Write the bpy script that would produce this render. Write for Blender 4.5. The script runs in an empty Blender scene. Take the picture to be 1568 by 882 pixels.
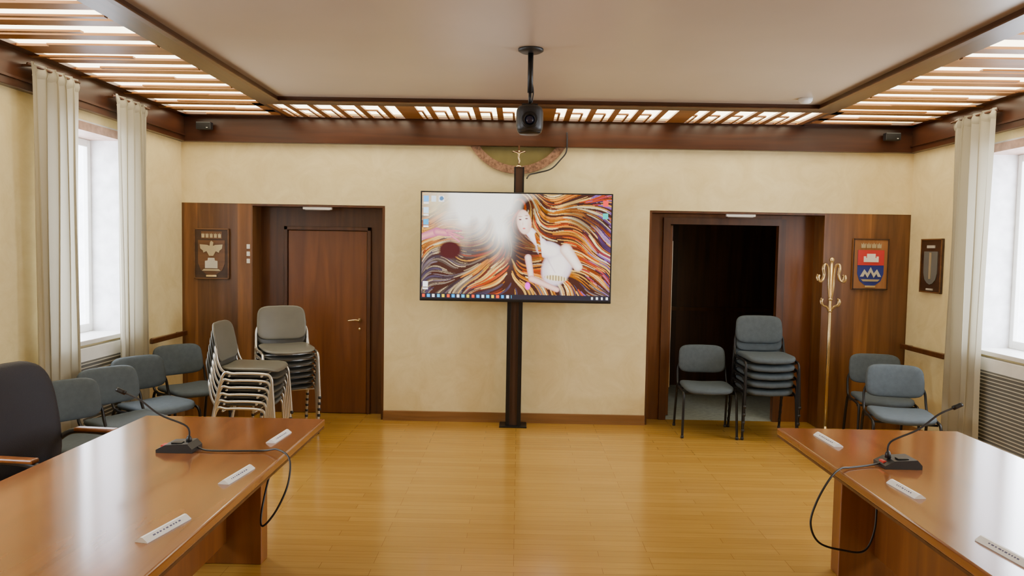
import bpy, bmesh, math, random
from mathutils import Vector, Matrix, noise
random.seed(4)
XL,XR,YB,ZT=-3.27,3.75,7.2,2.665
GZ=2.91
# ---------------- materials ----------------
def newmat(name):
    m=bpy.data.materials.new(name); m.use_nodes=True
    nt=m.node_tree; b=nt.nodes['Principled BSDF']; return m,nt,b
def mat(name,col,rough=.5,metal=0,var=0.06,scale=8,emit=0,bump=0,bscale=60,coat=0):
    m,nt,b=newmat(name); N=nt.nodes; L=nt.links
    tc=N.new('ShaderNodeTexCoord'); n=N.new('ShaderNodeTexNoise'); n.inputs['Scale'].default_value=scale; n.inputs['Detail'].default_value=5
    L.new(tc.outputs['Object'],n.inputs['Vector'])
    r=N.new('ShaderNodeValToRGB'); c=Vector(col)
    r.color_ramp.elements[0].position=.3; r.color_ramp.elements[1].position=.7
    r.color_ramp.elements[0].color=(*[max(0,x*(1-var)) for x in c],1); r.color_ramp.elements[1].color=(*[min(1,x*(1+var)) for x in c],1)
    L.new(n.outputs['Fac'],r.inputs[0]); L.new(r.outputs[0],b.inputs['Base Color'])
    b.inputs['Roughness'].default_value=rough; b.inputs['Metallic'].default_value=metal
    b.inputs['Coat Weight'].default_value=coat
    if emit: L.new(r.outputs[0],b.inputs['Emission Color']); b.inputs['Emission Strength'].default_value=emit
    if bump:
        n2=N.new('ShaderNodeTexNoise'); n2.inputs['Scale'].default_value=bscale; L.new(tc.outputs['Object'],n2.inputs['Vector'])
        bp=N.new('ShaderNodeBump'); bp.inputs['Strength'].default_value=bump; bp.inputs['Distance'].default_value=.01
        L.new(n2.outputs['Fac'],bp.inputs['Height']); L.new(bp.outputs[0],b.inputs['Normal'])
    return m
def wood(name,c1,c2,axis='Z',rough=.35,boards=0,baxis='X',coat=0,scale=9):
    m,nt,b=newmat(name); N=nt.nodes; L=nt.links
    tc=N.new('ShaderNodeTexCoord'); mp=N.new('ShaderNodeMapping')
    s=[scale]*3; s['XYZ'.index(axis)]=scale*.07; mp.inputs['Scale'].default_value=s
    L.new(tc.outputs['Object'],mp.inputs['Vector'])
    n=N.new('ShaderNodeTexNoise'); n.inputs['Scale'].default_value=1.6; n.inputs['Detail'].default_value=8; n.inputs['Distortion'].default_value=.6
    L.new(mp.outputs[0],n.inputs['Vector'])
    r=N.new('ShaderNodeValToRGB'); r.color_ramp.elements[0].position=.3; r.color_ramp.elements[1].position=.68
    r.color_ramp.elements[0].color=(*c1,1); r.color_ramp.elements[1].color=(*c2,1)
    L.new(n.outputs['Fac'],r.inputs[0]); out=r.outputs[0]
    if boards:
        sp=N.new('ShaderNodeSeparateXYZ'); L.new(tc.outputs['Object'],sp.inputs[0])
        a=N.new('ShaderNodeMath'); a.operation='MULTIPLY'; a.inputs[1].default_value=1/boards; L.new(sp.outputs[baxis],a.inputs[0])
        f=N.new('ShaderNodeMath'); f.operation='FLOOR'; L.new(a.outputs[0],f.inputs[0])
        w=N.new('ShaderNodeTexWhiteNoise'); w.noise_dimensions='1D'; L.new(f.outputs[0],w.inputs['W'])
        mr=N.new('ShaderNodeMapRange'); mr.inputs[3].default_value=.55; mr.inputs[4].default_value=1.35; L.new(w.outputs['Value'],mr.inputs[0])
        hs=N.new('ShaderNodeHueSaturation'); L.new(mr.outputs[0],hs.inputs['Value']); L.new(out,hs.inputs['Color']); out=hs.outputs[0]
    L.new(out,b.inputs['Base Color']); b.inputs['Roughness'].default_value=rough; b.inputs['Coat Weight'].default_value=coat; b.inputs['Coat Roughness'].default_value=.12
    return m
def wallmat():
    m,nt,b=newmat('cream_stucco'); N=nt.nodes; L=nt.links
    tc=N.new('ShaderNodeTexCoord'); n=N.new('ShaderNodeTexNoise'); n.inputs['Scale'].default_value=3.4; n.inputs['Detail'].default_value=10; n.inputs['Roughness'].default_value=.68; n.inputs['Distortion'].default_value=1.4
    L.new(tc.outputs['Object'],n.inputs['Vector'])
    r=N.new('ShaderNodeValToRGB'); e=r.color_ramp.elements
    e[0].position=.30; e[0].color=(.73,.59,.28,1); e[1].position=.70; e[1].color=(.86,.73,.40,1)
    L.new(n.outputs['Fac'],r.inputs[0]); L.new(r.outputs[0],b.inputs['Base Color']); b.inputs['Roughness'].default_value=.42
    bp=N.new('ShaderNodeBump'); bp.inputs['Strength'].default_value=.15; bp.inputs['Distance'].default_value=.01; L.new(n.outputs['Fac'],bp.inputs['Height']); L.new(bp.outputs[0],b.inputs['Normal'])
    return m
def floormat():
    m,nt,b=newmat('oak_strip_floor'); N=nt.nodes; L=nt.links
    tc=N.new('ShaderNodeTexCoord'); br=N.new('ShaderNodeTexBrick')
    br.inputs['Scale'].default_value=1; br.inputs['Brick Width'].default_value=.75; br.inputs['Row Height'].default_value=.075; br.inputs['Mortar Size'].default_value=.0014
    br.inputs['Color1'].default_value=(.42,.225,.038,1); br.inputs['Color2'].default_value=(.48,.268,.048,1); br.inputs['Mortar'].default_value=(.27,.13,.025,1)
    br.offset=.37; br.offset_frequency=3
    L.new(tc.outputs['Object'],br.inputs['Vector'])
    mp=N.new('ShaderNodeMapping'); mp.inputs['Scale'].default_value=(1.5,26,1); L.new(tc.outputs['Object'],mp.inputs['Vector'])
    n=N.new('ShaderNodeTexNoise'); n.inputs['Scale'].default_value=1.5; n.inputs['Detail'].default_value=7; L.new(mp.outputs[0],n.inputs['Vector'])
    mr=N.new('ShaderNodeMapRange'); mr.inputs[3].default_value=.80; mr.inputs[4].default_value=1.16; L.new(n.outputs['Fac'],mr.inputs[0])
    hs=N.new('ShaderNodeHueSaturation'); L.new(br.outputs['Color'],hs.inputs['Color']); L.new(mr.outputs[0],hs.inputs['Value'])
    L.new(hs.outputs[0],b.inputs['Base Color']); b.inputs['Roughness'].default_value=.27
    b.inputs['Coat Weight'].default_value=.4; b.inputs['Coat Roughness'].default_value=.13
    return m
def emit(name,col,s):
    m=bpy.data.materials.new(name); m.use_nodes=True; nt=m.node_tree; nt.nodes.clear()
    o=nt.nodes.new('ShaderNodeOutputMaterial'); e=nt.nodes.new('ShaderNodeEmission'); e.inputs[0].default_value=(*col,1); e.inputs[1].default_value=s
    nt.links.new(e.outputs[0],o.inputs[0]); return m
def curtainmat():
    m,nt,b=newmat('curtain_linen'); N=nt.nodes; L=nt.links
    b.inputs['Base Color'].default_value=(.48,.44,.33,1); b.inputs['Roughness'].default_value=.9
    t=N.new('ShaderNodeBsdfTranslucent'); t.inputs[0].default_value=(.55,.51,.40,1)
    tc=N.new('ShaderNodeTexCoord'); n=N.new('ShaderNodeTexNoise'); n.inputs['Scale'].default_value=200; L.new(tc.outputs['Object'],n.inputs['Vector'])
    bp=N.new('ShaderNodeBump'); bp.inputs['Strength'].default_value=.1; L.new(n.outputs['Fac'],bp.inputs['Height']); L.new(bp.outputs[0],b.inputs['Normal'])
    mx=N.new('ShaderNodeMixShader'); mx.inputs[0].default_value=.3
    L.new(b.outputs[0],mx.inputs[1]); L.new(t.outputs[0],mx.inputs[2]); L.new(mx.outputs[0],N['Material Output'].inputs[0]); return m
M_wall=wallmat(); M_floor=floormat()
M_ceil=mat('ceiling_plaster',(.46,.37,.28),.32,var=.04,scale=2)
M_mah=wood('mahogany_beam',(.035,.010,.004),(.075,.023,.008),'X',.3)
M_mahY=wood('mahogany_beam_side',(.035,.010,.004),(.075,.023,.008),'Y',.3)
M_slat=wood('slat_wood',(.20,.072,.014),(.34,.14,.03),'X',.35)
M_walnut=wood('walnut_panel',(.11,.042,.011),(.25,.105,.03),'Z',.35,boards=.13)
M_door=wood('door_wood',(.12,.038,.010),(.20,.070,.017),'Z',.35)
M_frame=wood('door_frame_wood',(.055,.018,.005),(.11,.038,.011),'Z',.35)
M_table=wood('table_cherry',(.185,.060,.014),(.29,.102,.024),'Y',.16,coat=.6,scale=7)
M_tableZ=wood('table_cherry_leg',(.15,.048,.012),(.25,.085,.02),'Z',.3)
M_base=wood('baseboard_wood',(.17,.075,.022),(.28,.135,.045),'X',.35)
M_light=emit('fluorescent_diffuser',(1,.87,.60),8.8)
M_black=mat('black_metal',(.010,.009,.009),.4,.3)
M_plastic=mat('black_plastic',(.016,.016,.018),.45)
M_standstrip=wood('stand_wood_strip',(.030,.012,.006),(.060,.024,.011),'Z',.45)
M_white=mat('white_paint',(.8,.8,.78),.4)
M_brass=mat('brass',(.78,.60,.32),.22,.85)
M_chrome=mat('satin_alloy',(.62,.60,.55),.3,.85)
M_fabric=mat('bluegrey_fabric',(.058,.076,.090),.75,var=.12,scale=30,bump=.3,bscale=400)
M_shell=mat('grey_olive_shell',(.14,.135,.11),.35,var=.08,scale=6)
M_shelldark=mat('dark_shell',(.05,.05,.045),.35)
M_navy=mat('dark_upholstery',(.010,.010,.020),.6,bump=.2,bscale=200)
M_marble=mat('brown_marble',(.24,.13,.08),.3,var=.5,scale=45)
M_olive=mat('niche_olive',(.16,.135,.05),.25,var=.1)
M_curt=curtainmat()
M_grille=mat('radiator_grille',(.14,.14,.13),.5)
M_stone=mat('window_reveal_plaster',(.75,.74,.76),.7,var=.15,scale=10)
M_pinkstone=mat('lintel_stone',(.42,.27,.22),.5,var=.2,scale=20)
M_red=mat('red_enamel',(.6,.03,.03),.35); M_blue=mat('blue_enamel',(.015,.03,.26),.35)
M_silver=mat('relief_silver',(.62,.60,.52),.4,.3); M_gilt=mat('relief_gilt',(.50,.42,.26),.4,.4)
M_plaq=wood('plaque_wood',(.10,.04,.012),(.18,.08,.025),'X',.35); M_plaqd=wood('plaque_dark',(.035,.015,.007),(.065,.028,.012),'X',.4)
M_plaql=wood('plaque_light_wood',(.26,.11,.03),(.38,.17,.055),'Z',.4)
M_ink=mat('ink_blue',(.12,.12,.22),.6); M_paper=mat('paper_white',(.85,.85,.84),.5)
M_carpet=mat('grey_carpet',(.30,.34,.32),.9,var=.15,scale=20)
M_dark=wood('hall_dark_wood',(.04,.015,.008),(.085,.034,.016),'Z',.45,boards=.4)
# ---------------- builder ----------------
class B:
    def __init__(s): s.bm=bmesh.new(); s.mats=[]; s.M=Matrix.Identity(4)
    def mi(s,m):
        if m not in s.mats: s.mats.append(m)
        return s.mats.index(m)
    def merge(s,t,m,smooth=False):
        i=s.mi(m)
        for f in t.faces: f.material_index=i; f.smooth=smooth
        t.transform(s.M); me=bpy.data.meshes.new('t'); t.to_mesh(me); t.free(); s.bm.from_mesh(me); bpy.data.meshes.remove(me)
    def box(s,lo,hi,m,bev=0,R=None,seg=2):
        t=bmesh.new(); bmesh.ops.create_cube(t,size=1)
        lo=Vector(lo); hi=Vector(hi); c=(lo+hi)/2; d=hi-lo
        for v in t.verts: v.co=Vector((v.co.x*d.x,v.co.y*d.y,v.co.z*d.z))
        if bev: bmesh.ops.bevel(t,geom=t.edges[:],offset=bev,segments=seg,affect='EDGES',profile=.5)
        if R is not None: t.transform(R)
        t.transform(Matrix.Translation(c)); s.merge(t,m)
    def tube(s,pts,r,m,sides=8,sub=6,closed=False):
        P=[Vector(p) for p in pts]
        if sub>1 and len(P)>2:
            Q=[]
            for i in range(len(P)-1):
                p0=P[max(i-1,0)];p1=P[i];p2=P[i+1];p3=P[min(i+2,len(P)-1)]
                for k in range(sub):
                    t=k/sub
                    Q.append(.5*((2*p1)+(p2-p0)*t+(2*p0-5*p1+4*p2-p3)*t*t+(3*p1-p0-3*p2+p3)*t**3))
            Q.append(P[-1]); P=Q
        t=bmesh.new(); rings=[]; up=None
        for i,p in enumerate(P):
            d=(P[min(i+1,len(P)-1)]-P[max(i-1,0)]).normalized()
            if up is None: up=d.orthogonal().normalized()
            else:
                up=(up-d*up.dot(d)); up=up.normalized() if up.length>1e-6 else d.orthogonal().normalized()
            sd=d.cross(up); rr=r(i/(len(P)-1)) if callable(r) else r
            rings.append([t.verts.new(p+up*math.cos(a)*rr+sd*math.sin(a)*rr) for a in [2*math.pi*k/sides for k in range(sides)]])
        for a,b in zip(rings,rings[1:]):
            for k in range(sides): t.faces.new((a[k],a[(k+1)%sides],b[(k+1)%sides],b[k]))
        t.faces.new(rings[0][::-1]); t.faces.new(rings[-1]); bmesh.ops.recalc_face_normals(t,faces=t.faces[:]); s.merge(t,m,True)
    def lathe(s,prof,c,m,seg=24,smooth=True,R=None):
        t=bmesh.new(); rings=[]
        for r,z in prof: rings.append([t.verts.new((r*math.cos(2*math.pi*k/seg),r*math.sin(2*math.pi*k/seg),z)) for k in range(seg)])
        for a,b in zip(rings,rings[1:]):
            for k in range(seg): t.faces.new((a[k],a[(k+1)%seg],b[(k+1)%seg],b[k]))
        t.faces.new(rings[0][::-1]); t.faces.new(rings[-1]); bmesh.ops.recalc_face_normals(t,faces=t.faces[:])
        if R is not None: t.transform(R)
        t.transform(Matrix.Translation(Vector(c))); s.merge(t,m,smooth)
    def sell(s,c,h,m,e1=.5,e2=.35,fn=None,nu=28,nv=12,axis=2):
        f=lambda w,e: math.copysign(abs(w)**e,w)
        t=bmesh.new(); rings=[]
        for j in range(1,nv):
            a=-math.pi/2+math.pi*j/nv; rg=[]
            for k in range(nu):
                o=2*math.pi*k/nu
                p=[f(math.cos(a),e1)*f(math.cos(o),e2),f(math.cos(a),e1)*f(math.sin(o),e2),f(math.sin(a),e1)]
                if axis==1: p=[p[0],p[2],p[1]]
                if axis==0: p=[p[2],p[0],p[1]]
                rg.append(p)
            rings.append(rg)
        def mk(p):
            q=Vector((p[0]*h[0],p[1]*h[1],p[2]*h[2]))
            if fn: q=fn(q)
            return t.verts.new(q+Vector(c))
        R=[[mk(p) for p in rg] for rg in rings]
        lo=[0,0,0];hi=[0,0,0];lo[axis]=-1;hi[axis]=1
        vl=mk(lo);vh=mk(hi)
        for a,b in zip(R,R[1:]):
            for k in range(nu): t.faces.new((a[k],a[(k+1)%nu],b[(k+1)%nu],b[k]))
        for k in range(nu): t.faces.new((vl,R[0][(k+1)%nu],R[0][k])); t.faces.new((vh,R[-1][k],R[-1][(k+1)%nu]))
        bmesh.ops.recalc_face_normals(t,faces=t.faces[:]); s.merge(t,m,True)
    def poly(s,pts,y0,y1,m):
        t=bmesh.new(); a=[t.verts.new((p[0],y0,p[1])) for p in pts]; b=[t.verts.new((p[0],y1,p[1])) for p in pts]
        n=len(pts); t.faces.new(a); t.faces.new(b[::-1])
        for k in range(n): t.faces.new((a[k],b[k],b[(k+1)%n],a[(k+1)%n]))
        bmesh.ops.recalc_face_normals(t,faces=t.faces[:]); s.merge(t,m)
    def grid(s,fn,nu,nv,m):
        t=bmesh.new(); V=[[t.verts.new(fn(i/nu,j/nv)) for i in range(nu+1)] for j in range(nv+1)]
        for j in range(nv):
            for i in range(nu): t.faces.new((V[j][i],V[j][i+1],V[j+1][i+1],V[j+1][i]))
        s.merge(t,m,True)
    def obj(s,name,loc=(0,0,0),rot=0):
        me=bpy.data.meshes.new(name); s.bm.to_mesh(me); s.bm.free()
        for m in s.mats: me.materials.append(m)
        o=bpy.data.objects.new(name,me); bpy.context.collection.objects.link(o); o.location=loc; o.rotation_euler[2]=rot; return o
# ---------------- shell ----------------
DX0,DX1=1.48,2.59
CXL,CXR,CY=-2.03,2.46,6.24
b=B(); b.box((XL-.4,-2.9,-.1),(XR+.4,7.45,0),M_floor); b.box((XL-.4,7.45,-.1),(.6,7.62,0),M_floor); b.obj('floor')
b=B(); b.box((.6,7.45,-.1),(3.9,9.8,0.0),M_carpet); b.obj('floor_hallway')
b=B(); b.box((CXL-.02,-2.5,GZ+.015),(CXR+.02,CY+.02,GZ+.09),M_ceil); b.box((XL-.4,-2.9,3.2),(XR+.4,7.6,3.3),M_ceil); b.obj('ceiling')
# back wall
b=B(); b.box((-1.30,YB,0),(1.25,7.5,2.085),M_wall); b.box((XL-.4,YB,2.085),(XR+.4,7.5,3.2),M_wall); b.obj('wall_back')
b=B()
b.box((XL-.4,YB+.004,0),(-2.585,7.45,2.085),M_walnut); b.box((XL-.4,7.45,0),(-2.33,7.55,2.085),M_frame); b.box((-1.50,7.45,0),(-1.30,7.55,2.085),M_frame); b.box((-2.33,7.45,1.86),(-1.50,7.55,2.085),M_frame)
b.box((-2.4,7.5,0),(-1.4,7.6,2.0),M_frame)  # hidden backing added behind the door to block outside light at its gaps
b.box((-2.585,YB+.004,2.065),(-1.305,7.45,2.084),M_frame); b.box((-1.325,YB+.004,0),(-1.301,7.45,2.065),M_frame)
b.obj('wall_panelling_west')
b=B()
b.box((2.93,YB+.004,0),(XR+.4,7.45,2.085),M_walnut); b.box((DX1,7.45,0),(XR+.4,7.55,2.085),M_door); b.box((1.25,7.45,0),(DX0,7.55,2.085),M_door); b.box((DX0,7.45,1.99),(DX1,7.55,2.085),M_door)
b.box((DX0-.05,7.42,0),(DX0+.02,7.46,1.98),M_frame); b.box((DX1-.02,7.42,0),(DX1+.05,7.46,1.98),M_frame); b.box((DX0-.05,7.419,1.965),(DX1+.05,7.461,2.03),M_frame)
b.box((1.252,YB+.004,2.065),(2.93,7.45,2.084),M_frame); b.box((1.251,YB+.004,0),(1.272,7.45,2.065),M_frame)
b.obj('wall_panelling_east')
# hallway
b=B()
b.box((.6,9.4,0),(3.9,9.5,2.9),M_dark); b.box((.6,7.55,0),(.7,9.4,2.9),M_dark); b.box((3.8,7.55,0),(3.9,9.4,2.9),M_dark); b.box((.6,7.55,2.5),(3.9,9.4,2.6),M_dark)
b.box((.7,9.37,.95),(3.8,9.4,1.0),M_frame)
b.obj('wall_hallway')
b=B(); 
b.box((1.52,7.6,.01),(1.56,8.35,1.96),M_door,.004); b.tube([(1.58,8.25,1.0),(1.62,8.25,1.0),(1.62,8.15,1.0)],.008,M_brass); b.box((1.56,7.6,.3),(1.565,7.615,1.8),M_chrome)
b.obj('door_2')
# door 1 left
b=B()
b.box((-2.31,7.44,.005),(-1.52,7.48,1.84),M_door,.004)
b.box((-2.35,7.425,0),(-2.315,7.449,1.88),M_frame,.003); b.box((-1.515,7.425,0),(-1.48,7.449,1.88),M_frame,.003); b.box((-2.35,7.425,1.845),(-1.48,7.449,1.88),M_frame,.003)
b.lathe([(.02,0),(.02,.01),(.008,.014),(.008,.05)],(-1.59,7.44,.95),M_brass,R=Matrix.Rotation(math.pi/2,4,'X'))
b.tube([(-1.59,7.39,.95),(-1.63,7.385,.955),(-1.70,7.39,.945)],.008,M_brass)
b.lathe([(.014,0),(.014,.008)],(-1.59,7.44,.86),M_brass,R=Matrix.Rotation(math.pi/2,4,'X'))
b.obj('door_1')
# side walls with window openings
def sidewall(name,x,sg,wins):
    b=B(); x0,x1=sorted((x,x+sg*.38)); ys=-2.9
    for (a,c) in wins:
        b.box((x0,ys,0),(x1,a,3.2),M_wall); b.box((x0,a,0),(x1,c,.92),M_wall); b.box((x0,a,2.60),(x1,c,3.2),M_wall); ys=c
    b.box((x0,ys,0),(x1,7.2,3.2),M_wall); return b.obj(name)
WL=[(1.9,3.2),(5.10,6.14)]; WR=[(1.9,3.2),(4.75,6.1)]  # first opening on each wall is an unseen window, added to light the room
sidewall('wall_left',XL,-1,WL); sidewall('wall_right',XR,1,WR)
b=B(); b.box((XL-.4,-3.0,0),(XR+.4,-2.6,3.2),M_wall); b.obj('wall_front')
wn=1
for x,sg,ws in ((XL,-1,WL),(XR,1,WR)):
    for a,c in ws:
        b=B(); X=lambda d: x+sg*d
        def bx(d0,d1,y0,y1,z0,z1,m,bev=.0):
            p,q=sorted((X(d0),X(d1))); b.box((p,y0,z0),(q,y1,z1),m,bev)
        bx(-.001,.375,a,a+.012,.92,2.60,M_stone); bx(-.001,.375,c-.012,c,.92,2.60,M_stone)
        bx(-.001,.375,a,c,2.585,2.60,M_stone); bx(-.012,.375,a,c,2.52,2.585,M_pinkstone)
        bx(-.05,.375,a+.012,c-.012,.92,.955,M_white,.004)
        for y0,y1 in ((a+.012,a+.06),(c-.06,c-.012),((a+c)/2-.03,(a+c)/2+.03)): bx(.26,.30,y0,y1,.955,2.52,M_white,.005)
        for z0,z1 in ((.955,1.02),(2.46,2.52)): bx(.26,.30,a+.06,c-.06,z0,z1,M_white,.005)
        bx(.24,.26,(a+c)/2-.012,(a+c)/2+.012,1.55,1.68,M_brass,.003)
        b.obj('window_%d'%wn)
        L=bpy.data.lights.new('daylight','AREA'); L.shape='RECTANGLE'; L.size=1.9; L.size_y=2.1; L.energy=150; L.color=(.86,.92,1)  # area lamp as sky light; near ones serve the unseen added windows
        o=bpy.data.objects.new('window_daylight_%d'%wn,L); bpy.context.collection.objects.link(o); o.location=(x+sg*.55,(a+c)/2+.25,1.8)
        o.rotation_euler=(0,sg*math.pi/2,0)
        wn+=1
        b=B()
        bx(-.05,-.002,a+.02,c-.02,.0,.90,M_white,.004)
        bx(-.056,-.05,a+.08,c-.08,.10,.80,M_grille)
        n=24
        for i in range(n):
            z=.12+.66*i/(n-1); bx(-.062,-.056,a+.08,c-.08,z,z+.007,M_silver)
        b.obj('radiator_cabinet')
# beams
b=B(); b.box((XL,YB-.07,ZT),(XR,YB,GZ),M_mah,.004); b.obj('trim_1')
b=B(); b.box((XL,-2.6,ZT),(XL+.06,YB-.07,GZ),M_mahY,.004); b.box((XL,-2.6,ZT+.05),(XL+.075,YB-.07,ZT+.065),M_mahY); b.obj('trim_2')
b=B(); b.box((XR-.06,-2.6,ZT),(XR,YB-.07,GZ),M_mahY,.004); b.box((XR-.075,-2.6,ZT+.05),(XR,YB-.07,ZT+.065),M_mahY); b.obj('trim_3')
# ceiling frame boards
b=B(); z0,z1=GZ-.015,GZ+.03; W=.2
b.box((CXL-W,-2.6,z0),(CXL,CY+W,z1),M_mahY,.003); b.box((CXR,-2.6,z0),(CXR+W,CY+W,z1),M_mahY,.003); b.box((CXL,CY,z0),(CXR,CY+W,z1),M_mah,.003)
b.box((CXL-.03,-2.6,z0-.010),(CXL+.015,CY+.03,z0),M_frame,.003); b.box((CXR-.015,-2.6,z0-.010),(CXR+.03,CY+.03,z0),M_frame,.003); b.box((CXL+.015,CY-.015,z0-.010),(CXR-.015,CY+.03,z0),M_frame,.003)
b.obj('trim_4')
# slat grille
b=B(); y0,y1=CY+W,YB-.07; xs0,xs1=CXL-W,CXR+W
n=24; pw=(xs1-xs0)/n
for i in range(n+1):
    x=xs0+i*pw; w=.055 if i%6 else .17
    b.box((x-w/2,y0,GZ-.01),(x+w/2,y1,GZ+.006),M_slat)
    if i<n and i%6!=5:
        xm=x+pw/2+.02
        b.box((xm-.010,y0+.28,GZ-.008),(xm+.010,y1,GZ+.004),M_slat)
        b.box((x,y0+.26,GZ-.007),(x+.6*pw,y0+.30,GZ+.003),M_slat)
b.box((xs0,y1-.06,GZ-.012),(xs1,y1,GZ+.008),M_mah)
b.obj('ceiling_slat_grille_back')
def slats_x(name,x0,x1,inner):
    b=B(); y=-2.5; i=0
    ow=x0 if inner==x1 else x1
    sg=1 if inner==x1 else -1
    while y<YB-.1:
        w=.10 if i%5 else .18
        b.box((x0,y-w/2,GZ-.01),(x1,y+w/2,GZ+.006),M_slat)
        ym=y+.15
        if i%2: p,q=sorted((ow,inner-sg*.30))
        else: p,q=sorted((ow+sg*.30,inner))
        b.box((p,ym-.018,GZ-.02),(q,ym+.018,GZ-.008),M_slat)
        y+=.29; i+=1
    p,q=sorted((ow,ow+sg*.07)); b.box((p,-2.5,GZ-.012),(q,YB-.07,GZ+.008),M_mahY)
    b.box((x0,YB-.2,GZ-.012),(x1,YB-.07,GZ+.008),M_mah)
    p,q=sorted((inner,inner+sg*.03)); b.box((p,CY+W,GZ-.012),(q,YB-.07,GZ+.022),M_mahY)
    b.obj(name)
slats_x('ceiling_slat_grille_left',XL+.06,CXL-W,CXL-W)
slats_x('ceiling_slat_grille_right',CXR+W,XR-.06,CXR+W)
b=B(); z=GZ+.035
b.box((XL+.07,-2.5,z),(CXL-W-.01,7.12,z+.02),M_light); b.box((CXR+W+.01,-2.5,z),(XR-.07,7.12,z+.02),M_light); b.box((CXL-W+.04,CY+W+.01,z),(CXR+W-.04,7.12,z+.02),M_light)
b.obj('ceiling_light_diffuser')
# baseboards, rails
b=B(); b.box((-1.30,YB-.025,0),(1.25,YB,.095),M_base,.004); b.box((-1.30,YB-.03,.0),(1.25,YB-.025,.03),M_base); b.obj('baseboard_back')
for nm,x,sg,ws in (('left',XL,1,WL),('right',XR,-1,WR)):
    b=B()
    segs=[(-2.6,ws[0][0]),(ws[0][1],ws[1][0]),(ws[1][1],YB)]
    for a,c in segs:
        p,q=sorted((x,x+sg*.02)); b.box((p,a,0),(q,c,.09),M_base,.003)
    b.obj('baseboard_'+nm)
    b=B()
    for a,c in ((ws[0][1]+.35,ws[1][0]-.35),(ws[1][1]+.35,YB-.02)):
        p,q=sorted((x+sg*.03,x+sg*.06)); b.box((p,a,.80),(q,c,.845),M_frame,.006)
        for yy in (a+.1,c-.1):
            p,q=sorted((x,x+sg*.04)); b.box((p,yy-.02,.805),(q,yy+.02,.84),M_frame)
    b.obj('trim_chair_rail_'+nm)
# ---------------- curtains ----------------
def curtain(x,sg,y0,y1,folds,seed):
    b=B(); ZC=2.84; off=.118
    def fn(u,v):
        z=.04+v*(ZC-.04); w=y1-y0; squeeze=1-.12*math.sin(math.pi*min(1,v*1.05))*.5
        ym=(y0+y1)/2
        a=2*math.pi*folds*u+.5*math.sin(2*math.pi*u*2.3+seed)
        amp=.040*(.85+.3*math.sin(u*17+seed)+.15*math.sin(v*3+u*9))
        if v>.97: amp*=1-.5*(v-.97)/.03
        return Vector((x+sg*(off+amp*math.sin(a)),ym+(u-.5)*w*squeeze+.012*math.sin(2*a)+.01*math.sin(v*5+u*8),z))
    b.grid(fn,folds*16,40,M_curt)
    def fn2(u,v):
        p=fn(u,.985); return Vector((p.x+sg*.010*math.sin(v*math.pi),p.y,ZC-.09+.07*v))
    b.grid(fn2,folds*16,4,M_curt)
    b.tube([(x+sg*off,y0-.02,ZC-.02),(x+sg*off,y1+.02,ZC-.02)],.009,M_frame,sub=1)
    for yy in (y0+.02,y1-.02): b.box((min(x+sg*.05,x+sg*off),yy-.006,ZC-.03),(max(x+sg*.05,x+sg*off),yy+.006,ZC-.015),M_frame)
    b.obj('curtain')
curtain(XL,1,4.80,5.32,5,1); curtain(XL,1,5.80,6.32,5,2)
curtain(XL,1,1.65,2.15,5,5); curtain(XL,1,2.95,3.45,5,6)  # curtains of the added near window, out of view
curtain(XR,-1,5.80,6.37,5,3); curtain(XR,-1,4.25,4.8,5,4)
curtain(XR,-1,1.65,2.15,5,7); curtain(XR,-1,2.95,3.45,5,8)  # same for the added near window on the right
# ---------------- tables ----------------
def table(xa,xb):
    b=B(); y0,y1=.3,4.02
    b.box((xa,y0,.712),(xb,y1,.75),M_table,.008,seg=3)
    b.box((xa+.004,y0+.004,.700),(xb-.004,y1-.004,.712),M_frame)
    c=(xa+xb)/2
    for yy in (3.9,2.15,.55):
        b.box((c-.20,yy-.05,.0),(c+.20,yy+.05,.70),M_tableZ,.005)
    b.box((c-.015,.55,.12),(c+.015,3.9,.70),M_tableZ)
    b.box((xa+.12,y0+.1,.66),(xb-.12,y1-.15,.70),M_tableZ,.003)
    b.obj('conference_table')
table(-2.03,-1.045); table(1.42,2.40)
def plate(x,y,rot,l):
    b=B()
    b.poly([(-.023,0),(.023,0),(.023,.003),(.004,.017),(-.004,.017),(-.023,.003)],-l,l,M_paper)
    ang=math.atan2(.014,.019)
    rr=random.Random(int(x*100+y*10))
    for sx in (-1,1):
        yy=-l+.04
        R=Matrix.Rotation(sx*ang,4,'Y')
        while yy<l-.05:
            w=rr.uniform(.004,.012)
            b.box((sx*.0125-.0025,yy,.0103),(sx*.0125+.0025,yy+w,.0111),M_ink,R=R); yy+=w+rr.uniform(.004,.009)
    b.obj('name_plate',(x,y,.7505),rot)
for x,y,r,l in ((-1.162,3.6,-.07,.105),(-1.135,2.985,-.12,.11),(-1.155,2.40,-.2,.11),(1.585,3.75,.03,.12),(1.575,2.97,.06,.10),(1.575,2.35,.10,.11)): plate(x,y,r,l)
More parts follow.
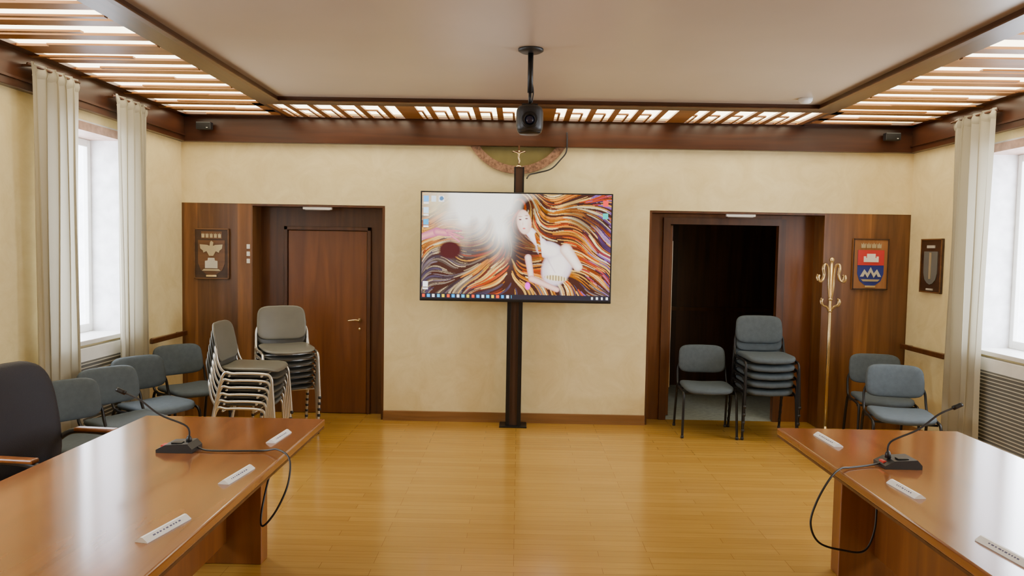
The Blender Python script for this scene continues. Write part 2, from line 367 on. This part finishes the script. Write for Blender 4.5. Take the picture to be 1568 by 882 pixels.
def mic(x,y,tip,cable,name='gooseneck_microphone',flip=1):
    b=B()
    b.poly([(-.082,0),(.082,0),(.082,.018),(.06,.042),(-.04,.036),(-.082,.014)],-.055,.055,M_plastic)
    b.box((-.02,-.04,.038),(.03,-.01,.045),M_black,.002); b.box((-.075,-.02,.016),(-.05,.02,.026),M_red)
    tx,tz=tip; s=flip
    b.lathe([(.014,0),(.012,.02),(.006,.03)],(.045*s,.0,.038),M_plastic,seg=12)
    b.tube([(.045*s,0,.05),(.035*s,0,.11),(tx*.35,0,tz*.62),(tx*.72,0,tz*.88),(tx,0,tz)],.0045,M_plastic,sides=8)
    d=Vector((tx-tx*.72,0,tz-tz*.88)).normalized(); p=Vector((tx,0,tz))
    b.tube([p-d*.005,p+d*.008,p+d*.03,p+d*.038],.0105,M_black,sides=10,sub=1)
    b.tube([(c[0]-x,c[1]-y,c[2]-.7505) for c in cable],.0045,M_plastic,sides=8,sub=8)
    b.obj(name,(x,y,.7505),0)
mic(-1.54,3.35,(-.25,.26),[(-1.46,3.36,.762),(-1.40,3.33,.757),(-1.28,3.33,.757),(-1.15,3.34,.758),(-1.07,3.30,.775),(-1.0,3.24,.75),(-.985,3.17,.66),(-1.02,3.12,.56),(-1.07,3.10,.50),(-1.09,3.14,.54),(-1.10,3.25,.64),(-1.12,3.4,.694)])
mic(1.72,3.32,(.24,.27),[(1.64,3.32,.762),(1.58,3.30,.757),(1.48,3.26,.757),(1.42,3.22,.762),(1.36,3.18,.73),(1.29,3.14,.64),(1.26,3.12,.55),(1.30,3.12,.47),(1.40,3.12,.44),(1.50,3.14,.43),(1.56,3.18,.50),(1.60,3.25,.60),(1.62,3.3,.655)],flip=-1)
# ---------------- chairs ----------------
def chair_parts(b,pad,frame,shell=False):
    th=.018 if shell else .034
    def sf(q):
        q=q.copy(); q.z+= .35*q.x*q.x - (.9*max(0,-q.y-.1)**2); 
        if shell: q.z+=.8*max(0,q.y-.08)**2
        return q
    b.sell((0,-.01,.43),(.225,.225,th),pad,.6,.38,sf)
    def bf(q):
        q=q.copy(); q.y+= -.55*q.x*q.x+.20*(q.z+.14); q.x*=1-.25*max(0,q.z)
        return q
    b.sell((0,.225,.665 if not shell else .645),(.222,.026 if not shell else .014,.132 if not shell else .155),pad,.55,.42,bf,axis=1)
    for s in (-1,1):
        b.tube([(s*.245,-.235,0),(s*.238,-.215,.29),(s*.235,-.20,.39),(s*.235,-.13,.415),(s*.235,.08,.415),(s*.238,.17,.39),(s*.245,.25,.02),(s*.245,.252,0)],.0115,frame)
        b.tube([(s*.232,.02,.415),(s*.234,.15,.425),(s*.232,.20,.49),(s*.225,.222,.585),(s*.19,.235,.645)],.0105,frame)
        b.lathe([(.014,0),(.015,.02),(.012,.025)],(s*.245,-.235,0),M_plastic,seg=10)
        b.lathe([(.014,0),(.015,.02),(.012,.025)],(s*.245,.252,0),M_plastic,seg=10)
    b.tube([(-.235,-.13,.395),(.235,-.13,.395)],.009,frame,sub=1); b.tube([(-.235,.12,.395),(.235,.12,.395)],.009,frame,sub=1)
def chair(x,y,rot,name='stackable_chair',pad=None,frame=None):
    b=B(); chair_parts(b,pad or M_fabric,frame or M_black); b.obj(name,(x,y,0),rot)
def stack(x,y,rot,n,pad,frame,dz,dy,shell,lower=None):
    b=B()
    for i in range(n):
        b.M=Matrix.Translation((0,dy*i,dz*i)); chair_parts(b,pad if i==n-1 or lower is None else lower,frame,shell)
    b.M=Matrix.Identity(4); b.obj('stack_of_chairs',(x,y,0),rot)
R=math.radians
for i,(x,y,r) in enumerate(((-2.72,4.60,56),(-2.73,5.14,58),(-2.79,5.68,58),(-2.82,6.36,50))): chair(x,y,R(r))
chair(3.04,5.86,R(-14)); chair(3.20,6.50,R(-10))
chair(1.77,6.93,R(-3)); 
stack(2.30,6.92,R(-1),5,M_fabric,M_black,.075,-.012,False)
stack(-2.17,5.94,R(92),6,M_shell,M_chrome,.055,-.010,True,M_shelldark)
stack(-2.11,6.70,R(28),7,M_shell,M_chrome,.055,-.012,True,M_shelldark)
# office armchair
b=B()
def bk(q): 
    q=q.copy(); q.y+=.12*(q.z+.3)-.5*q.x*q.x; q.x*=1-.25*max(0,q.z-.05)*2; return q
b.sell((0,.24,.76),(.27,.05,.31),M_navy,.5,.5,bk,axis=1,nu=36)
b.sell((0,-.02,.48),(.26,.26,.055),M_navy,.6,.4,None)
for s in (-1,1): 
    b.tube([(s*.26,.22,.62),(s*.29,.15,.66),(s*.295,-.05,.655),(s*.29,-.14,.62),(s*.27,-.10,.52),(s*.24,0,.46)],.016,M_plastic)
    b.box((s*.295-.025,-.1,.66),(s*.295+.025,.14,.682),M_tableZ,.008)
b.lathe([(.05,.42),(.05,.40),(.028,.38),(.028,.12),(.045,.10),(.045,.07)],(0,0,0),M_black)
for k in range(5):
    a=2*math.pi*k/5+.3; c,s_=math.cos(a),math.sin(a)
    b.tube([(0,0,.10),(c*.15,s_*.15,.095),(c*.28,s_*.28,.07)],.018,M_black)
    b.lathe([(.026,-.018),(.03,-.01),(.03,.01),(.026,.018)],(c*.28,s_*.28,.03),M_plastic,R=Matrix.Rotation(a,4,'Z')@Matrix.Rotation(math.pi/2,4,'X'),seg=14)
b.obj('office_armchair',(-2.30,3.70,0),R(84))
# ---------------- TV ----------------
TX,TY,TZ=-.03,6.93,1.706; TW,TH=1.785,1.02
b=B()
b.box((-TW/2,0,-TH/2),(TW/2,.05,TH/2),M_plastic,.004)
b.box((-.45,.05,-.3),(.45,.075,.3),M_black,.004)
b.box((-TW/2+.01,-.003,-TH/2+.004),(TW/2-.01,0,-TH/2+.014),M_black)
tv=b.obj('wall_display_television',(TX,TY,TZ))
def mix(a,c,t): 
    t=max(0,min(1,t)); return [a[i]+(c[i]-a[i])*t for i in range(3)]
def ell(u,w,cu,cw,ru,rw,ang=0):
    x=(u-cu)*1.78; y=w-cw; c,s=math.cos(ang),math.sin(ang); X=x*c+y*s; Y=-x*s+y*c
    return math.sqrt((X/ru)**2+(Y/rw)**2)
def seg(u,w,p,q,r0,r1):
    x,y=u*1.78,w; ax,ay=p[0]*1.78,p[1]; bx_,by=q[0]*1.78,q[1]
    t=max(0,min(1,((x-ax)*(bx_-ax)+(y-ay)*(by-ay))/((bx_-ax)**2+(by-ay)**2+1e-9)))
    return math.hypot(x-ax-t*(bx_-ax),y-ay-t*(by-ay))/(r0+(r1-r0)*t)
cl=lambda t: max(0,min(1,t))
# hair: long locks following a smooth flow field away from the head
nu,nv=440,248
rr=random.Random(11)
H=[[None]*(nu+1) for _ in range(nv+1)]
def flow(x,y):
    n=noise.noise(Vector((x*1.5,y*1.7,4.2))); n2=noise.noise(Vector((x*3.6,y*3.6,9.1)))
    if x>.85: base=math.atan2(y-.10,x-.90)*.8+.15
    else: base=math.pi-.75+(.5-y)*.5
    return base+1.9*n+1.0*n2
def lock(x,y,length,wid,col):
    steps=int(length/.004)
    for k in range(steps):
        t=k/steps; ang=flow(x,y)
        x+=math.cos(ang)*.004; y+=math.sin(ang)*.004
        r=wid*math.sin(math.pi*(.10+.9*t))**.6+.001
        i0=int((x-r)/1.78*nu); i1=int((x+r)/1.78*nu)+1; j0=int((y-r)*nv); j1=int((y+r)*nv)+1
        for j in range(max(0,j0),min(nv,j1)+1):
            for i in range(max(0,i0),min(nu,i1)+1):
                dx=i/nu*1.78-x; dy=j/nv-y
                if dx*dx+dy*dy<r*r:
                    off=(-math.sin(ang)*dx+math.cos(ang)*dy)/r
                    sh=.45+.65*(1-abs(off+.2))*(.65+.35*math.sin(t*8))
                    H[j][i]=(col[0]*sh,col[1]*sh,col[2]*sh)
cols=[(.75,.36,.08),(.95,.58,.20),(.50,.16,.03),(.85,.30,.07),(1.0,.80,.46),(.28,.06,.02),(.60,.20,.04),(.14,.03,.02),(.55,.08,.03)]
colsL=[(.24,.18,.14),(.10,.07,.06),(.50,.36,.20),(.17,.13,.15),(.66,.50,.30),(.05,.03,.04),(.07,.05,.09)]
colsV=[(.20,.10,.32),(.42,.24,.50),(.40,.05,.06),(.07,.03,.10),(.65,.48,.46),(.55,.16,.05)]
for k in range(1500):
    x=rr.uniform(-.3,1.85); y=rr.uniform(-.15,1.1)
    pal=colsL if (x<.62 and y>.52) or (y>.82 and rr.random()<.55) else (colsV if x>1.50 and rr.random()<.6 else cols)
    q=noise.noise(Vector((x*3,y*3,2)))*.5+.5
    lock(x,y,rr.uniform(.15,.45),rr.uniform(.003,.011),pal[int((q*1.6+rr.random()*.7)*len(pal))%len(pal)])
def tvcol(i,j):
    u,w=i/nu,j/nv; x,y=u*1.78,w; N=lambda a,b_,c: noise.noise(Vector((a,b_,c)))
    st=cl(.5+1.0*N(x*9+y*4,y*5-x*3,5))
    c=list(H[j][i] or (.04,.012,.01))
    c=mix(c,(.02,.008,.012),cl(N(x*2.8,y*2.8,21)*2.2)*.85)
    g=math.exp(-((u-.28)/.16)**2-((w-.06)/.26)**2)*2.0+math.exp(-((u-.42)/.06)**2-((w-.36)/.2)**2)*.7+math.exp(-((u-.42)/.10)**2-((w-.02)/.12)**2)*1.2
    c=mix(c,(1.0,.97,.90),g*(.65+.5*st))
    c=mix(c,(.70,.62,.40),max(0,1-ell(u,w,.07,.1,.22,.2))*.9)
    c=mix(c,(.05,.008,.012),(1.05-ell(u,w,.15,.54,.12,.10))*3)
    for p,q,r0,r1 in (((.0,.42),(.08,.37),.03,.04),((.08,.37),(.14,.38),.035,.032),((.14,.38),(.20,.46),.016,.008),((.14,.37),(.22,.42),.014,.007),((.13,.36),(.21,.36),.013,.006)):
        d=seg(u,w,p,q,r0,r1); c=mix(c,mix((.80,.34,.32),(.42,.12,.24),d),(1.1-d)*5)
    # neck, chest, shoulders
    d=min(ell(u,w,.72,.68,.14,.20,.4),ell(u,w,.68,.53,.14,.085,.30),seg(u,w,(.575,.36),(.66,.52),.045,.060))
    c=mix(c,mix((1.0,.90,.84),(.42,.30,.42),(d-.45)*1.3),(1.05-d)*6)
    c=mix(c,(.55,.40,.46),(1-seg(u,w,(.665,.60),(.71,.74),.014,.006))*.6)
    d=seg(u,w,(.765,.52),(.83,.68),.060,.045); c=mix(c,mix((1.0,.88,.78),(.55,.30,.22),d*d),(1.05-d)*5)
    d=seg(u,w,(.565,.60),(.585,.80),.034,.028); c=mix(c,mix((.92,.70,.62),(.42,.18,.18),d*d),(1.05-d)*5)
    d=seg(u,w,(.585,.80),(.72,.90),.032,.026); c=mix(c,mix((.86,.58,.48),(.40,.16,.16),d*d),(1.05-d)*5)
    c=mix(c,mix((.30,.22,.12),(.95,.80,.45),cl(.5+math.sin(u*420))),(1-ell(u,w,.715,.79,.12,.030,.1))*4)
    # locks over the shoulder
    hh=H[j][i] or (.05,.02,.02)
    c=mix(c,hh,(1.05-seg(u,w,(.61,.38),(.635,.62),.028,.012))*3)
    d=ell(u,w,.60,.15,.14,.11,.25); c=mix(c,[v*.45 for v in hh],(1.05-d)*4)
    c=mix(c,hh,(1.05-seg(u,w,(.625,.2),(.645,.40),.045,.02))*3)
    d=ell(u,w,.540,.265,.068,.118,-.18); c=mix(c,mix((1.0,.84,.72),(.66,.34,.26),d-.35),(1.04-d)*9)
    c=mix(c,(.82,.52,.42),(1-ell(u,w,.568,.30,.022,.05,-.2))*.7)
    for cu,cw in ((.520,.242),(.553,.232)): c=mix(c,(.14,.05,.06),(1-ell(u,w,cu,cw,.017,.008))*2.5); c=mix(c,(.38,.20,.16),(1-ell(u,w,cu,cw-.028,.024,.005))*2)
    c=mix(c,(.70,.14,.14),(1-ell(u,w,.541,.325,.017,.009))*2.5)
    c=mix(c,(.78,.48,.38),(1-ell(u,w,.534,.283,.006,.030))*1.0)
    c=mix(c,(.95,.12,.80),(1-ell(u,w,.565,.87,.028,.04))*3)
    if w>.955:
        c=[.015,.015,.025]
        k=(u*38)%1
        if u<.48 and .2<k<.75 and w>.962 and w<.99: c=[(.9,.1,.05),(.05,.4,.9),(.9,.9,.9),(.1,.5,.8),(.8,.6,.05)][int(u*38)%5]
        if u>.90 and .3<k<.7 and .965<w<.988: c=[.8,.8,.8]
    if .008<u<.036:
        for k,cw in enumerate((.03,.14,.25,.84)):
            if cw<w<cw+.055: c=[(.2,.5,.9),(.6,.8,.95),(.1,.4,.7),(.95,.95,.95)][k]
            elif cw+.062<w<cw+.078: c=[.95,.95,.95]
    if .048<u<.075 and .03<w<.085 : c=[.75,.85,.9]
    if .088<u<.118 and .03<w<.085: c=[.10,.2,.35] if ell(u,w,.103,.055,.02,.02)<1 else [.9,.9,.9]
    if .955<u<.982:
        for k,cw in enumerate((.05,.17)):
            if cw<w<cw+.055: c=[(.85,.08,.08),(.05,.5,.45)][k]
    m=(c[0]+c[1]+c[2])/3; return [max(0,m+(v-m)*1.15) for v in c]
sw,sh=TW-.03,TH-.04
vs=[((i/nu-.5)*sw,-.0035,(.5-j/nv)*sh+.006) for j in range(nv+1) for i in range(nu+1)]
fs=[(j*(nu+1)+i,(j+1)*(nu+1)+i,(j+1)*(nu+1)+i+1,j*(nu+1)+i+1) for j in range(nv) for i in range(nu)]
me=bpy.data.meshes.new('screen'); me.from_pydata(vs,[],fs); ca=me.color_attributes.new('pic','FLOAT_COLOR','POINT')
buf=[]
for j in range(nv+1):
    for i in range(nu+1): c=tvcol(i,j); buf+=[c[0],c[1],c[2],1]
ca.data.foreach_set('color',buf)
m=bpy.data.materials.new('screen_picture'); m.use_nodes=True; nt=m.node_tree; pb=nt.nodes['Principled BSDF']; at=nt.nodes.new('ShaderNodeVertexColor'); at.layer_name='pic'
pb.inputs['Base Color'].default_value=(.01,.01,.01,1); pb.inputs['Roughness'].default_value=.25; nt.links.new(at.outputs[0],pb.inputs['Emission Color']); pb.inputs['Emission Strength'].default_value=2.0
me.materials.append(m); o=bpy.data.objects.new('screen',me); bpy.context.collection.objects.link(o); o.parent=tv
# stand
b=B()
for s in (-1,1): b.box((TX+s*.055-.018,7.01,.01),(TX+s*.055+.018,7.07,2.2),M_black,.003)
b.box((TX-.04,7.02,.01),(TX+.04,7.05,2.2),M_standstrip)
b.box((TX-.013,7.012,.10),(TX+.013,7.02,2.2),M_standstrip)
b.box((TX-.02,7.02,2.2),(TX+.055,7.065,2.46),M_standstrip,.003); b.box((TX-.03,7.015,2.18),(TX-.015,7.07,2.46),M_black,.002); b.box((TX+.05,7.015,2.18),(TX+.065,7.07,2.46),M_black,.002)
b.box((TX-.13,6.96,0),(TX+.13,7.16,.014),M_black,.003)
b.box((TX-.05,6.99,1.6),(TX+.05,7.01,1.8),M_black); b.box((TX-.10,7.005,1.6),(TX+.10,7.012,1.85),M_black)
b.obj('television_floor_stand')
# crucifix
b=B(); cx=TX+.012
b.box((-.008,-.005,0),(.008,.005,.20),M_frame,.001); b.box((-.062,-.005,.135),(.062,.005,.150),M_frame,.001)
b.lathe([(.035,0),(.03,.012),(.012,.02)],(0,0,-.0),M_brass,seg=16)
b.tube([(0,-.012,.03),(.006,-.014,.06),(-.002,-.014,.09),(0,-.013,.125)],lambda t:.006+.006*t,M_brass)
b.sell((.002,-.016,.143),(.009,.009,.012),M_brass,1,1)
for s in (-1,1): b.tube([(0,-.013,.122),(s*.028,-.012,.134),(s*.058,-.009,.146)],.0042,M_brass)
b.obj('crucifix',(cx,7.04,2.46))
# half-moon niche
b=B(); C=(-.03,2.94)
def arc(R_,z_lim=ZT):
    a0=math.asin((z_lim-C[1])/R_); st=math.pi-a0; out=[]
    for k in range(41):
        a=st+(2*math.pi+a0-st)*k/40; out.append((C[0]+R_*math.cos(a),C[1]+R_*math.sin(a)))
    return out
b.poly(arc(.46),YB-.012,YB,M_olive)
A=arc(.53);I=arc(.455)
for k in range(40): b.poly([A[k],A[k+1],I[k+1],I[k]],YB-.03,YB,M_marble)
b.obj('marble_lunette')
b=B(); pts=[(.43,7.1,2.80),(.435,7.11,2.72),(.43,7.14,2.62),(.38,7.15,2.55),(.29,7.15,2.46),(.16,7.14,2.42),(.09,7.12,2.40),(.06,7.09,2.36)]
b.tube(pts,.007,M_plastic); b.obj('display_cable')
# ---------------- ceiling camera ----------------
b=B(); px,py=.05,4.66
b.lathe([(.078,GZ+.015),(.078,GZ+.004),(.06,GZ-.006),(.02,GZ-.010)],(px,py,0),M_plastic)
b.tube([(px,py,GZ),(px,py,2.66)],.017,M_black,sides=14,sub=1); b.tube([(px,py,2.70),(px,py,2.585)],.010,M_black,sub=1)
b.tube([(px+.012,py,2.72),(px+.02,py,2.66),(px+.012,py,2.60)],.004,M_plastic)
b.box((px-.045,py-.03,2.575),(px+.045,py+.03,2.59),M_black,.003)
for s in (-1,1): b.box((px+s*.045-.004,py-.025,2.50),(px+s*.045+.004,py+.025,2.59),M_black)
b.sell((px,py,2.495),(.084,.09,.085),M_plastic,.45,.8,None,nu=32,nv=16)
b.lathe([(.05,0),(.05,.012),(.035,.014),(.03,.006)],(px,py-.085,2.48),M_black,R=Matrix.Rotation(math.pi/2,4,'X'))
b.lathe([(.028,0),(.018,.008),(.002,.011)],(px,py-.095,2.48),mat('lens_glass',(.01,.01,.03),.05),R=Matrix.Rotation(math.pi/2,4,'X'))
b.lathe([(.06,0),(.075,.015),(.075,.025)],(px,py,2.405),M_black)
b.obj('ceiling_mounted_camera')
b=B(); b.lathe([(.055,0),(.052,-.02),(.04,-.035),(.01,-.04)],(2.25,6.0,GZ+.015),M_white); b.obj('smoke_detector')
for x in (XL+.28,XR-.28):
    b=B(); b.box((-.07,-.035,-.035),(.07,.03,.035),M_plastic,.006); b.box((-.062,-.038,-.028),(.062,-.034,.028),M_black,.001); b.box((-.01,.03,-.01),(.01,.06,.01),M_black); b.box((.03,-.040,-.022),(.045,-.037,-.016),M_silver)
    b.obj('wall_speaker',(x,YB-.13,2.80))
for x in (-1.96,2.13):
    b=B(); b.box((-.14,-.02,-.012),(.14,.02,.012),M_white,.004); b.box((-.12,-.015,-.016),(.12,.015,-.011),M_paper); b.obj('emergency_light',(x,YB+.03,2.052))
b=B()
for z in (1.67,1.60,1.53): b.box((-.016,-.008,z-.022),(.016,0,z+.022),M_white,.003); b.box((-.008,-.011,z-.01),(.008,-.008,z+.01),M_paper,.001)
b.obj('light_switches',(-2.625,YB+.004,0))
# ---------------- plaques ----------------
def shield(cx,cz,w,h): return [(cx-w,cz+h),(cx+w,cz+h),(cx+w,cz-h*.3),(cx+w*.8,cz-h*.7),(cx+w*.4,cz-h*.92),(cx,cz-h),(cx-w*.4,cz-h*.92),(cx-w*.8,cz-h*.7),(cx-w,cz-h*.3)]
def plaque(kind):
    b=B(); W,H=.17,.245
    A_,E_=(M_plaql,M_plaqd) if kind==1 else (M_plaqd,M_plaq)
    b.box((-W,-.02,-H),(W,0,H),A_,.004)
    for s in (-1,1):
        b.box((W-.012 if s>0 else -W,-.028,-H),(W if s>0 else -W+.012,-.02,H),E_,.002); b.box((-W,-.028,H-.012 if s>0 else -H),(W,-.02,H if s>0 else -H+.012),E_,.002)
    if kind==0:
        b.poly([(-.10,.145),(.10,.145),(.10,.215),(-.10,.215)],-.024,-.02,M_plaq)
        for k in range(5): x=-.08+k*.04; b.poly([(x-.013,.155),(x+.013,.155),(x+.015,.195),(x+.006,.185),(x,.20),(x-.006,.185),(x-.015,.195)],-.028,-.02,M_gilt)
        b.poly(shield(0,-.04,.13,.17),-.024,-.02,M_plaq)
        b.poly([(-.11,.09),(-.04,.085),(-.015,.075),(-.01,.11),(0,.125),(.02,.11),(.015,.075),(.04,.085),(.11,.09),(.105,.05),(.08,.03),(.075,.01),(.045,.025),(.03,.0),(.02,-.02),(-.02,-.02),(-.03,.0),(-.045,.025),(-.075,.01),(-.08,.03),(-.105,.05)],-.032,-.024,M_gilt)
        b.poly([(-.06,-.14),(.06,-.14),(.06,-.07),(.035,-.065),(.03,-.04),(-.03,-.04),(-.035,-.065),(-.06,-.07)],-.032,-.024,M_silver)
        b.poly([(-.09,-.165),(.09,-.165),(.07,-.148),(-.07,-.148)],-.032,-.024,M_gilt)
        b.poly([(-.05,-.205),(.05,-.205),(.05,-.222),(-.05,-.222)],-.03,-.02,M_brass)
    elif kind==1:
        for k in range(4): x=-.075+k*.05; b.poly([(x-.02,.155),(x+.02,.155),(x+.022,.20),(x+.01,.185),(x,.205),(x-.01,.185),(x-.022,.20)],-.026,-.02,M_gilt)
        b.poly(shield(0,-.04,.125,.175),-.024,-.02,M_blue)
        b.poly([(-.125,.135),(.125,.135),(.125,-.01),(-.125,-.01)],-.027,-.0235,M_red)
        b.poly([(-.07,.02),(.07,.02),(.07,.075),(.05,.075),(.05,.06),(.04,.06),(.04,.10),(-.04,.10),(-.04,.06),(-.05,.06),(-.05,.075),(-.07,.075)],-.033,-.026,M_paper)
        b.poly([(-.10,-.12),(-.06,-.05),(-.03,-.09),(0,-.03),(.03,-.09),(.06,-.05),(.10,-.12),(.07,-.12),(.055,-.09),(.03,-.13),(0,-.075),(-.03,-.13),(-.055,-.09),(-.07,-.12)],-.033,-.023,M_silver)
        b.poly([(-.09,-.145),(.09,-.145),(.07,-.165),(-.07,-.165)],-.03,-.023,M_gilt)
        b.poly([(-.05,-.205),(.05,-.205),(.05,-.222),(-.05,-.222)],-.03,-.02,M_brass)
    else:
        b.poly([(-.06,.16),(.06,.16),(.06,.185),(-.06,.185)],-.03,-.02,M_silver)
        b.poly(shield(0,-.02,.11,.15),-.026,-.02,M_grille); b.poly([(-.015,.12),(.015,.12),(.015,-.12),(-.015,-.12)],-.031,-.025,M_gilt)
        b.poly([(-.05,-.205),(.05,-.205),(.05,-.222),(-.05,-.222)],-.03,-.02,M_silver)
    return b
plaque(0).obj('heraldic_plaque',(-2.975,YB+.003,1.595)); plaque(1).obj('heraldic_plaque',(3.375,YB+.003,1.605)); plaque(2).obj('heraldic_plaque',(XR,6.78,1.605),-math.pi/2)
# ---------------- coat rack ----------------
b=B()
b.lathe([(.13,0),(.13,.012),(.10,.022),(.02,.035),(.016,.06)],(0,0,0),M_brass,seg=32); b.tube([(0,0,.03),(0,0,1.62)],.016,M_brass,sides=12,sub=1)
b.sell((0,0,1.64),(.024,.024,.026),M_brass,1,1)
for k in range(4):
    a=math.pi/4*.6+k*math.pi/2; c,s=math.cos(a),math.sin(a)
    P=lambda r,z:(c*r,s*r,z)
    b.tube([P(.012,1.28),P(.03,1.38),P(.035,1.50),P(.05,1.58),P(.085,1.60),P(.10,1.56),P(.09,1.50),P(.11,1.45),P(.15,1.44),P(.165,1.475),P(.155,1.50)],.010,M_brass)
    b.tube([P(.012,1.16),P(.05,1.20),P(.095,1.215),P(.11,1.25),P(.10,1.275)],.009,M_brass)
b.lathe([(.02,0),(.024,.01),(.02,.02)],(0,0,1.26),M_brass); b.lathe([(.02,0),(.024,.01),(.02,.02)],(0,0,1.15),M_brass)
b.obj('brass_coat_rack',(2.94,7.03,0))
# ---------------- world + camera ----------------
w=bpy.data.worlds.new('world'); bpy.context.scene.world=w; w.use_nodes=True; bg=w.node_tree.nodes['Background']; bg.inputs[0].default_value=(.82,.89,1,1); bg.inputs[1].default_value=9
cam=bpy.data.cameras.new('cam'); cam.sensor_width=36; cam.lens=1140/1568*36; co=bpy.data.objects.new('camera',cam); bpy.context.collection.objects.link(co); bpy.context.scene.camera=co
yaw=R(.5); p=R(3.07); th=R(1.0)
F=Vector((-math.sin(yaw)*math.cos(p),math.cos(yaw)*math.cos(p),-math.sin(p))); R0=F.cross(Vector((0,0,1))).normalized(); U0=R0.cross(F)
Rr=R0*math.cos(th)+U0*math.sin(th); U=U0*math.cos(th)-R0*math.sin(th)
co.matrix_world=Matrix(((Rr.x,U.x,-F.x,0),(Rr.y,U.y,-F.y,0),(Rr.z,U.z,-F.z,1.7),(0,0,0,1)))
